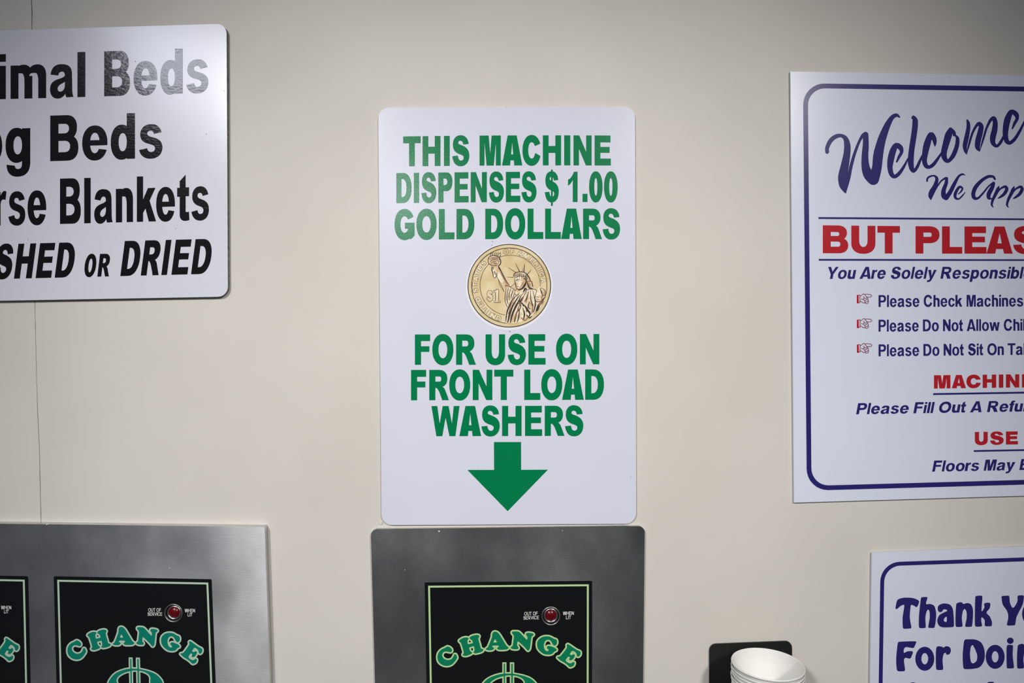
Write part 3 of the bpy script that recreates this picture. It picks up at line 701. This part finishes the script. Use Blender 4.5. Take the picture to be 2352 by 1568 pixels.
H1 = [[(815, 580), (900, 550), (980, 480), (1070, 400), (1140, 385), (1220, 430), (1300, 540), (1400, 670)],
      [(1230, 425), (1400, 410), (1680, 435), (1780, 470), (1850, 560), (1790, 640), (1700, 665), (1420, 675)],
      [(1400, 670), (1400, 730), (1320, 800), (1220, 760), (1160, 700), (1105, 620)], [(1170, 730), (1130, 820), (1060, 870), (980, 860), (915, 820)],
      [(1110, 850), (1130, 920), (1200, 985), (1330, 920), (1460, 840), (1500, 770), (1480, 690)], [(1200, 985), (1230, 1070), (1280, 1130), (1400, 1090), (1510, 1030), (1540, 940), (1490, 830)],
      [(1270, 1130), (1265, 1200), (1360, 1265), (1470, 1230), (1560, 1130), (1530, 1010)], [(815, 1050), (900, 1070), (1010, 1150), (1110, 1195), (1270, 1195)], [(790, 480), (795, 700), (795, 1150)], [(670, 495), (800, 490)], [(680, 1155), (800, 1160)]]
for k, dy in enumerate((0, 56.7, 113.6)):
    z = (39.2, 1955 + k*.2, 665 + dy)
    ho = flat('pointing_hand', [[(1, Z(line(q, 58), z))] for q in H1], T, 0.0001, M['dkred'], rs)
    cf = flat('cuff', [[(1, Z([(505, 475), (670, 475), (690, 1200), (670, 1240), (620, 1245), (505, 1215)], z))]], T, 0.0001, M['red'], rs)
    cf.parent = ho; cf.location = (0, 0, 0)
flat('lettering', spell([('M', 1055, 1240), ('A', 1255, 1415), ('C', 1420, 1583), ('H', 1603, 1755), ('I', 1785, 1835), ('N', 1865, 2015), ('E', 2045, 2180)], [(1055, 255, 150), (2015, 243, 149)], 33, 26, ZM), T, 0.0001, M['red'], rs)
flat('rule_line', [[(1, Z([(1045, 307), (2068, 290), (2340, 286), (2340, 307), (2068, 311), (1045, 328)], ZM))]], T, 0.0001, M['navy'], rs)
flat('lettering', spell([('U', 1515, 1660), ('S', 1685, 1840), ('E', 1865, 2000)], [(1515, 891, 148), (2000, 883, 147)], 32, 26, ZM), T, 0.0001, M['red'], rs)
flat('rule_line', [[(1, Z([(1503, 948), (2068, 937), (2200, 935), (2200, 955), (2068, 957), (1503, 968)], ZM))]], T, 0.0001, M['navy'], rs)
flat('lettering', setline('Please Fill Out A Refund', 22, 178, 2043, [(178, 545, 126), (2040, 513, 124)], 23, 20, ZM, .19), T, 0.0001, M['navy'], rs)
flat('lettering', setline('Floors May Be Wet', 10, 1034, 1955, [(1034, 1190, 125), (1955, 1173, 124)], 23, 20, ZM, .19), T, 0.0001, M['navy'], rs)

ts = thing_px('wall_sign', 'white notice with rounded navy lettering that begins Thank You, below the other right sign', 'sign', 2200, 1900)
flat('sign_panel', [[(1, quad((2002.8, 1269.7), (2660, 1243), (2660, 1900), (1993.8, 1900)))]], 0.0006, 0.0028, M['whitemat'], ts)
bq = [(2022.6, 1291.2), (2630, 1270.0), (2630, 1872), (2013.6, 1872)]
bi = inset(bq, 9) if np.cross(np.array(bq[1])-np.array(bq[0]), np.array(bq[2])-np.array(bq[1])) > 0 else inset(bq, -9)
flat('border', [[(1, quad(*bq, 44)), (-1, quad(*bi, 36))]], T, 0.0001, M['navy'], ts)
ZT = (4.2612, 1950, 1200)
def sh(P, dx=0, dy=0): return [(1, Z([(x+dx, y+dy) for x, y in spline(P)], ZT))]
def el(cx, cy, rx, ry): return [(cx + rx*math.cos(a), cy + ry*math.sin(a)) for a in [k*math.pi/12 for k in range(24)]]
def ho(P): return [(-1, Z(spline(P), ZT))]
gh = [(712, 730), (765, 728), (766, 745), (755, 795), (795, 795), (835, 815), (853, 880), (850, 960), (838, 1022), (828, 1030), (780, 1028), (776, 1015), (790, 930), (788, 870), (775, 850), (760, 870), (748, 930), (752, 1015), (745, 1030), (692, 1030), (684, 1010), (686, 900), (703, 750)]
gn = [(1062, 785), (1100, 778), (1122, 795), (1155, 786), (1192, 798), (1213, 845), (1213, 930), (1205, 1008), (1193, 1018), (1142, 1018), (1138, 1005), (1152, 930), (1150, 870), (1133, 845), (1115, 865), (1105, 930), (1112, 1008), (1103, 1018), (1055, 1020), (1044, 1005), (1043, 900), (1050, 800)]
row1 = [sh([(457, 843), (457, 822), (472, 760), (505, 740), (560, 733), (630, 738), (680, 760), (687, 778), (668, 822), (658, 826), (635, 812), (608, 806), (600, 850), (596, 930), (611, 1022), (604, 1034), (540, 1038), (528, 1025), (525, 930), (541, 808), (510, 812), (472, 843)]),
        sh(gh),
        sh([(880, 872), (868, 840), (880, 808), (925, 790), (985, 800), (1015, 840), (1025, 920), (1027, 1008), (1015, 1021), (920, 1024), (880, 1005), (864, 955), (885, 905), (930, 878), (960, 864), (950, 850), (925, 850), (908, 872)]) + ho([(955, 920), (935, 935), (928, 955), (945, 972), (957, 962)]),
        sh(gn),
        sh([(1243, 718), (1300, 714), (1306, 728), (1298, 865), (1325, 830), (1322, 798), (1335, 785), (1376, 784), (1384, 800), (1375, 840), (1347, 880), (1380, 920), (1399, 970), (1399, 1003), (1390, 1013), (1338, 1013), (1328, 1000), (1328, 955), (1300, 925), (1295, 960), (1303, 1005), (1295, 1015), (1245, 1017), (1233, 1002), (1232, 880), (1236, 740)]),
        sh([(1493, 725), (1503, 717), (1562, 714), (1570, 728), (1578, 790), (1607, 833), (1647, 775), (1650, 725), (1658, 713), (1705, 711), (1713, 725), (1700, 800), (1660, 880), (1638, 930), (1628, 992), (1618, 1004), (1556, 1006), (1546, 995), (1560, 920), (1545, 860), (1505, 800)]),
        [(1, Z(el(1782, 893, 88, 112), ZT)), (-1, Z(el(1782, 893, 32, 52), ZT))],
        [(k, [(2*(1950 + 1970/4.2612) - x, 2*(1200 + 895/4.2612) - y) for x, y in P]) for k, P in sh(gn, 842, -8)]]
flat('lettering', row1, T, 0.0001, M['navy'], ts)
def O2(cx, cy): return [(1, Z(el(cx, cy, 93, 118), ZT)), (-1, Z(el(cx, cy, 33, 55), ZT))]
row2 = [sh([(488, 1166), (650, 1160), (659, 1168), (637, 1220), (622, 1226), (560, 1217), (540, 1232), (538, 1272), (575, 1258), (617, 1257), (626, 1270), (606, 1322), (592, 1330), (552, 1322), (538, 1345), (549, 1438), (540, 1452), (482, 1453), (468, 1435), (462, 1330), (476, 1190)]),
        O2(742, 1331),
        sh([(860, 1215), (912, 1214), (925, 1222), (950, 1208), (985, 1218), (998, 1250), (983, 1286), (955, 1290), (945, 1272), (927, 1285), (916, 1340), (922, 1428), (913, 1440), (864, 1440), (853, 1425), (850, 1300)]),
        sh([(1135, 1145), (1150, 1141), (1240, 1144), (1300, 1180), (1328, 1260), (1322, 1350), (1280, 1412), (1210, 1430), (1132, 1432), (1119, 1415), (1113, 1300), (1125, 1165)]) + ho([(1210, 1198), (1235, 1240), (1255, 1300), (1248, 1352), (1215, 1376), (1194, 1360), (1185, 1290), (1192, 1220)]),
        O2(1431, 1312), [(1, Z(el(1579, 1155, 33, 31), ZT))],
        sh([(1548, 1202), (1600, 1198), (1606, 1212), (1603, 1300), (1615, 1412), (1605, 1424), (1550, 1424), (1544, 1400), (1542, 1300)]), sh(gn, 602, 407),
        [(1, Z(el(1905, 1312, 88, 112), ZT)), (-1, Z(el(1895, 1312, 30, 50), ZT)), (1, Z(rect(1950, 1205, 2010, 1480), ZT)), (1, Z(el(1930, 1490, 80, 45), ZT))]]
flat('lettering', row2, T, 0.0001, M['navy'], ts)
row3 = [sh([(470, 1585), (520, 1583), (545, 1650), (565, 1665), (588, 1640), (600, 1570), (650, 1566), (655, 1590), (610, 1710), (600, 1860), (540, 1870), (530, 1720), (480, 1640)]),
        O2(760, 1765), sh([(P[0] - 0, P[1]) for P in gn], -105, 832) , sh(gh, 650, 830), [(1, Z(el(1620, 1745, 90, 112), ZT)), (-1, Z(el(1620, 1745, 30, 50), ZT))]]
flat('lettering', row3, T, 0.0001, M['navy'], ts)

# ------------------------------------------------------------------ change machines
def lathe(name, prof, loc, axis, m, parent, n=40):
    """prof: (radius, along) pairs revolved round axis 'Y' (toward the room) or 'Z'"""
    vs = []; fs = []
    for i in range(n):
        a = 2*math.pi*i/n
        for r, h in prof:
            vs.append((r*math.cos(a), -h, r*math.sin(a)) if axis == 'Y' else (r*math.cos(a), r*math.sin(a), h))
    k = len(prof)
    for i in range(n):
        for j in range(k - 1):
            a, b, c, d = i*k + j, ((i+1) % n)*k + j, ((i+1) % n)*k + j + 1, i*k + j + 1
            fs.append((a, b, c, d))
    me = bpy.data.meshes.new(name); me.from_pydata(vs, [], fs)
    bm = bmesh.new(); bm.from_mesh(me); bmesh.ops.remove_doubles(bm, verts=bm.verts, dist=1e-7); bmesh.ops.recalc_face_normals(bm, faces=bm.faces); bm.to_mesh(me); bm.free()
    for p in me.polygons: p.use_smooth = True
    return link(name, me, m, parent, loc)

AF_S = np.array([(123.2, 1323), (486, 1329.7), (300, 1509.2)]); AF_D = np.array([(975.2, 1336.7), (1360.2, 1333.6), (1158.4, 1520.4)])
A3 = np.linalg.solve(np.c_[AF_S, np.ones(3)], AF_D)
def toC(P): return np.c_[np.asarray(P, float), np.ones(len(P))] @ A3
A3i = np.linalg.solve(np.c_[AF_D, np.ones(3)], AF_S)
def fromC(P): return np.c_[np.asarray(P, float), np.ones(len(P))] @ A3i
ident = lambda P: np.asarray(P, float)
ZX = (13.067, 140, 1420); ZY = (10.594, 300, 1420); ZD = (14.7, 1090, 1500); ZL = (3.9204, 0, 1168)
CH = [(ZX, [(440, 665), (480, 655), (540, 680), (590, 730), (605, 775), (590, 815), (555, 828), (500, 815), (430, 800), (370, 820), (330, 880), (335, 950), (380, 1010), (450, 1050), (520, 1055), (590, 1030), (640, 970), (665, 905), (690, 885), (725, 910), (750, 970), (750, 1010), (720, 1060), (670, 1130), (610, 1190), (530, 1225), (440, 1230), (340, 1200), (260, 1140), (210, 1060), (195, 960), (210, 860), (260, 780), (330, 725), (400, 695)], None),
      (ZX, [(800, 515), (795, 490), (830, 455), (900, 415), (980, 400), (1050, 410), (1065, 440), (1040, 480), (1032, 520), (1040, 560), (1055, 600), (1110, 590), (1185, 570), (1175, 520), (1150, 480), (1110, 455), (1092, 430), (1105, 390), (1170, 355), (1280, 332), (1345, 345), (1368, 375), (1355, 415), (1340, 450), (1365, 550), (1395, 650), (1415, 730), (1470, 760), (1490, 790), (1460, 830), (1370, 865), (1270, 882), (1225, 870), (1210, 845), (1235, 800), (1235, 740), (1212, 668), (1160, 680), (1088, 705), (1095, 750), (1125, 815), (1170, 845), (1165, 880), (1110, 915), (1020, 945), (950, 945), (912, 925), (908, 895), (935, 870), (930, 820), (900, 710), (860, 590), (845, 560), (820, 535)], None),
      (ZX, [(1735, 300), (1760, 265), (1805, 250), (1870, 270), (1930, 330), (2010, 460), (2100, 610), (2150, 685), (2195, 720), (2195, 755), (2150, 785), (2060, 795), (1950, 793), (1890, 775), (1875, 745), (1900, 715), (1925, 690), (1900, 665), (1830, 665), (1760, 665), (1735, 690), (1760, 710), (1790, 740), (1775, 775), (1720, 800), (1620, 798), (1565, 775), (1560, 750), (1610, 710), (1650, 620), (1700, 480), (1725, 400), (1728, 340)], [(1812, 470), (1765, 570), (1872, 572)]),
      (ZY, [(158, 225), (180, 210), (245, 210), (300, 215), (345, 245), (420, 330), (500, 415), (515, 400), (515, 360), (500, 325), (480, 300), (490, 260), (540, 252), (610, 262), (655, 285), (655, 310), (615, 345), (600, 420), (590, 540), (575, 640), (545, 680), (520, 670), (460, 600), (380, 520), (305, 455), (290, 470), (285, 540), (300, 575), (318, 600), (305, 635), (250, 640), (180, 632), (140, 605), (145, 580), (180, 550), (195, 440), (205, 330), (190, 290), (160, 255)], None),
      (ZY, [(940, 347), (1020, 355), (1090, 390), (1130, 415), (1170, 425), (1195, 460), (1195, 530), (1160, 570), (1125, 572), (1090, 530), (1050, 460), (990, 432), (930, 460), (900, 530), (900, 600), (920, 660), (960, 700), (1000, 700), (1005, 670), (975, 640), (965, 610), (985, 585), (1030, 582), (1100, 605), (1165, 640), (1193, 670), (1185, 700), (1140, 720), (1110, 760), (1060, 785), (990, 790), (900, 770), (810, 700), (755, 620), (740, 530), (760, 440), (830, 375), (890, 352)], None),
      (ZY, [(1420, 575), (1440, 550), (1470, 560), (1560, 625), (1650, 690), (1730, 730), (1745, 770), (1735, 820), (1700, 855), (1670, 850), (1655, 820), (1645, 775), (1600, 730), (1555, 715), (1520, 750), (1500, 790), (1530, 815), (1565, 800), (1595, 795), (1615, 830), (1590, 890), (1550, 930), (1500, 940), (1485, 910), (1498, 880), (1490, 860), (1465, 850), (1430, 890), (1408, 935), (1440, 980), (1500, 1010), (1540, 1005), (1570, 985), (1605, 985), (1612, 1020), (1590, 1070), (1540, 1098), (1500, 1100), (1450, 1050), (1380, 995), (1290, 940), (1225, 880), (1210, 860), (1225, 845), (1270, 840), (1310, 800), (1390, 690), (1430, 620)], None)]
def round_out(P, d, n=8):
    """outline band: every edge of a closed polygon swept by a disc of radius d"""
    P = np.asarray(P, float); out = [(1, P)]
    for i in range(len(P)):
        a, b = P[i], P[(i+1) % len(P)]; t = b - a; L_ = np.linalg.norm(t)
        if L_ < 1e-6: continue
        t /= L_; nn = np.array([-t[1], t[0]])
        out.append((1, [a + nn*d, b + nn*d, b - nn*d, a - nn*d]))
        out.append((1, [a + d*np.array([math.cos(q), math.sin(q)]) for q in [2*math.pi*k/n for k in range(n)]]))
    return out
DOL = [(300, 1000), (420, 880), (580, 790), (800, 715), (985, 685), (1135, 680), (1300, 690), (1500, 722), (1700, 772), (1900, 855), (2050, 990), (2130, 1120), (2120, 1260), (2000, 1350), (1850, 1340), (1730, 1250), (1690, 1120), (1700, 1000), (1665, 905), (1580, 830), (1450, 775), (1300, 748), (1135, 745), (980, 772), (800, 820), (650, 892), (530, 990), (480, 1120), (560, 1260), (800, 1380), (1200, 1480), (1700, 1620), (2050, 1850), (2120, 2100), (1950, 2400), (1600, 2560), (1135, 2600), (700, 2550), (350, 2400), (180, 2200), (200, 2040), (330, 1960), (480, 1990), (570, 2120), (600, 2280), (750, 2420), (1135, 2500), (1500, 2440), (1700, 2280), (1680, 2080), (1400, 1940), (900, 1820), (450, 1670), (200, 1450), (180, 1200)]
DBAR = [rect(983, 350, 1030, 2860), rect(1238, 350, 1292, 2860)]
def change_graphic(parent, f, tq, dq, lightcol, green, which):
    """sticker with frame line, warning text, curved CHANGE and dollar emblem; f maps art into place"""
    TL, TR, BR, BL = dq
    st = flat('graphic_panel', [[(1, quad(TL, TR, BR, BL, 3)), (-1, f(el2(398.6, 1407.3, 19.5)))]], tq, 0.0002, M['decal'], parent)
    t = tq + 0.0002
    def sub(name, G, lv, m):
        o = flat(name, G, t + lv*0.0001, 0.0001, m, parent); o.parent = st; o.location = (0, 0, 0); return o
    def cw(q): return np.cross(np.array(q[1])-np.array(q[0]), np.array(q[2])-np.array(q[1])) > 0
    q = [TL, TR, BR, BL]
    i1 = inset(q, 8.0 if cw(q) else -8.0); i2 = inset(q, 12.2 if cw(q) else -12.2)
    sub('frame_line', [[(1, quad(*i1)), (-1, quad(*i2))]], 0, lightcol)
    bf = lambda y, c: [(1300, y, c), (1700, y, c)]
    lab = []
    for txt, x0, x1, y, c in (('OUT OF', 1335, 1450, 926, 31), ('SERVICE', 1328, 1461, 963, 31), ('WHEN', 1663, 1756, 932, 31), ('LIT', 1690, 1733, 969, 31)):
        lab += setline(txt, len(txt), x0, x1, bf(y, c), 17, 15, None)
    lab = [[(s, f(Z(P, ZL))) for s, P in g] for g in lab]
    sub('warning_text', lab[:12], 0, M['label'])
    sub('warning_text', lab[12:], 0, M['label'])
    outl = []; ins = []
    for z, P, hl in CH:
        S = Z(spline(P, True, 3), z)
        g = round_out(f(S), 3.5)
        if hl:
            Hq = Z(hl, z)
        outl.append(g); gi = [(1, f(Z(spline(P, True, 4), z)))]
        if hl: gi.append((-1, f(Z(hl, z))))
        ins.append(gi)
    lt = sub('change_lettering_outline', outl, 0, lightcol)
    sub('change_lettering', ins, 1, green)
    fc = (lambda P: f(fromC(P)))
    g = round_out(fc(Z(spline(DOL, True, 3), ZD)), 3.1)
    G = [g] + [round_out(fc(Z(q, ZD)), 3.1, 4) for q in DBAR]
    G = [[(1, P) for s, P in gg] for gg in G]
    # square caps of the two bars
    G += [[(1, fc(Z(rect(q[0][0]-46, 303, q[1][0]+46, 500), ZD)))] for q in DBAR]
    sub('dollar_emblem_outline', G, 0, lightcol)
    sub('dollar_emblem', [[(1, fc(Z(spline(DOL, True, 4), ZD)))]] + [[(1, fc(Z(q, ZD)))] for q in DBAR], 1, green)
def el2(cx, cy, r, n=32): return [(cx + r*math.cos(2*math.pi*k/n), cy + r*math.sin(2*math.pi*k/n)) for k in range(n)]
def lamp(parent, c, r, t):
    x, y, z = W(c[0], c[1], t); k = (D - t)/1568; R = r*k
    bz = lathe('lamp_bezel', [(R*1.0, -.0040), (R*.93, -.0040), (R*.90, .0002), (R*.95, .0011), (R*1.06, .0009), (R*1.08, .0001)], (x, y, z), 'Y', M['bezel'], parent)
    def under(o):
        wl = Vector(o.location); o.parent = bz; o.location = wl - Vector(bz.location); return o
    under(lathe('lamp_well', [(R*.98, -.0041), (R*.5, -.0042), (0, -.0042)], (x, y, z), 'Y', M['plastic'], parent))
    under(lathe('lamp_ring', [(R*.82, -.0041), (R*.81, -.0018), (R*.76, -.0008), (R*.68, -.0008), (R*.62, -.0016), (R*.60, -.0030)], (x, y, z), 'Y', M['chrome'], parent))
    under(lathe('lamp_lens', [(R*.64, -.0032), (R*.62, -.0016), (R*.52, -.0004), (R*.35, .0004), (R*.15, .0008), (0, .0009)], (x, y, z), 'Y', M['lens'], parent))

lm = thing_px('change_machine', 'wide steel change machine front with two black panels, lower left corner', 'change machine', 100, 1950, 'change machines set into the wall')
cL = (398.6, 1407.3); cLL = (cL[0] - 422, cL[1] - 7)
TP = 0.0100
flat('faceplate', [[(1, quad((-420, 1197.2), (607.6, 1209.8), (633.2, 1950), (-420, 1950), 3)), (-1, el2(*cL, 19)), (-1, el2(*cLL, 19))]], 0.0002, TP - .0002, M['steel'], lm)
change_graphic(lm, ident, TP, [(123.2, 1323), (486, 1329.7), (506.5, 1850), (137, 1850)], M['mint'], M['teal'], 0)
sL = lambda P: np.asarray(P, float) + np.array([-422, -7])
change_graphic(lm, sL, TP, [(-298.5, 1316), (64.5, 1323), (76.5, 1850), (-290, 1850)], M['mint'], M['teal'], 1)
lamp(lm, cL, 20, TP); lamp(lm, cLL, 20, TP)
cm = thing_px('change_machine', 'narrow dark grey steel change machine front directly under the gold coin sign', 'change machine', 1168, 1950, 'change machines set into the wall')
cC = (1265.3, 1414.0)
TC = 0.0050
flat('faceplate', [[(1, quad((851.6, 1214.9), (1481.0, 1207.8), (1473.0, 1950), (871.8, 1950), 15)), (-1, el2(*cC, 19.6))]], 0.0002, TC - .0002, M['steel2'], cm)
change_graphic(cm, lambda P: toC(P), TC, [(975.2, 1336.9), (1360.3, 1333.4), (1359.4, 1850), (984.5, 1850)], M['lime'], M['grn2'], 2)
lamp(cm, cC, 20.5, TC)
specks(cm, [(1008.5, 1219.5, 2.2), (930, 1308, 1.0), (1292, 1218, 1.2), (1038.5, 1460, 1.0)], TC, M['speck'])
specks(lm, [(389, 1303.7, 1.2), (224, 1498, .9), (110, 1203, 1.6), (107, 1204.5, 1.4)], TP, M['speck'])

# ------------------------------------------------------------------ cup dispenser and the cups
cd = thing_px('cup_dispenser', 'black wall plate with rounded corners behind the white cups', 'cup dispenser', 1724, 1900)
flat('back_plate', [[(1, quad((1629.5, 1479.0), (1819.0, 1471.5), (1821, 1900), (1627.5, 1900), 15))]], 0.0004, 0.0018, M['plastic'], cd)
DC = 0.756; kc = DC / 1568
cx = (1763.2 - 1176) * kc; rim_z = CZ - 0.3565; cyy = -(D - DC); RR = 0.0387
def tube(name, r0, r1, z0, z1, m, parent):
    return lathe(name, [(r0, z0), (r0, z1), (r1, z1), (r1, z0), (r0, z0)], (cx, cyy, 0), 'Z', m, parent, 48)
tube('tube', RR*.99, RR*1.05, rim_z - 0.42, rim_z - 0.062, M['plastic'], cd)
tube('collar', RR*1.045, RR*1.12, rim_z - 0.075, rim_z - 0.058, M['plastic'], cd)
me = bpy.data.meshes.new('tube_floor')
lathe('tube_floor', [(0, rim_z - .42), (RR*1.04, rim_z - .42), (RR*1.04, rim_z - .424), (0, rim_z - .424)], (cx, cyy, 0), 'Z', M['plastic'], cd, 48)
PITCH = 0.0036; CH_ = 0.082; R1 = RR*.66
prof = [(0, -CH_ + .0024), (R1*.985, -CH_ + .0024), (RR*.966, -.0010), (RR*.972, 0.0), (RR*.988, .0004), (RR*1.0, -.0007), (RR*.992, -.0017), (RR*.978, -.0017), (RR*.970, -.0022), (R1, -CH_ + .0004), (R1*.99, -CH_), (R1*.98, -CH_ + .0018), (0, -CH_ + .0018)]
cupo = None
WORDS = ['topmost', 'second', 'third', 'fourth', 'fifth', 'sixth', 'seventh', 'eighth', 'ninth', 'tenth', 'eleventh', 'twelfth']
crnd = random.Random(3)
for i in range(12):
    zz = rim_z - i*PITCH - (0.0012 if i else 0)
    if cupo is None:
        cupo = lathe('paper_cup', prof, (cx, cyy, zz), 'Z', M['cup'], None, 64); o = cupo
    else:
        o = cupo.copy(); COL.objects.link(o)
        o.location = (cx + crnd.uniform(-.0005, .0005), cyy + crnd.uniform(-.0005, .0005), zz)
    o['label'] = ('white paper cup, %s in the stack before the black plate' % WORDS[i]) + (', open top showing' if i == 0 else '')
    o['category'] = 'cup'; o['group'] = 'stacked paper cups'

f_ = flat('trim_2', [[(1, el2(874.5, 1200.5, 3.4, 12))]], 0.0, 0.0016, M['caulk']); f_['kind'] = 'structure'
# paint bead along the top of the left machine, filler bump by the centre sign, marks on the wall
tr = flat('trim_1', [[(1, [(-420, 1194.8), (300, 1201.6), (604, 1207.3), (604, 1209.5), (300, 1206.2), (-420, 1197.0)])]], 0.0, 0.0012, M['caulk']); tr['kind'] = 'structure'
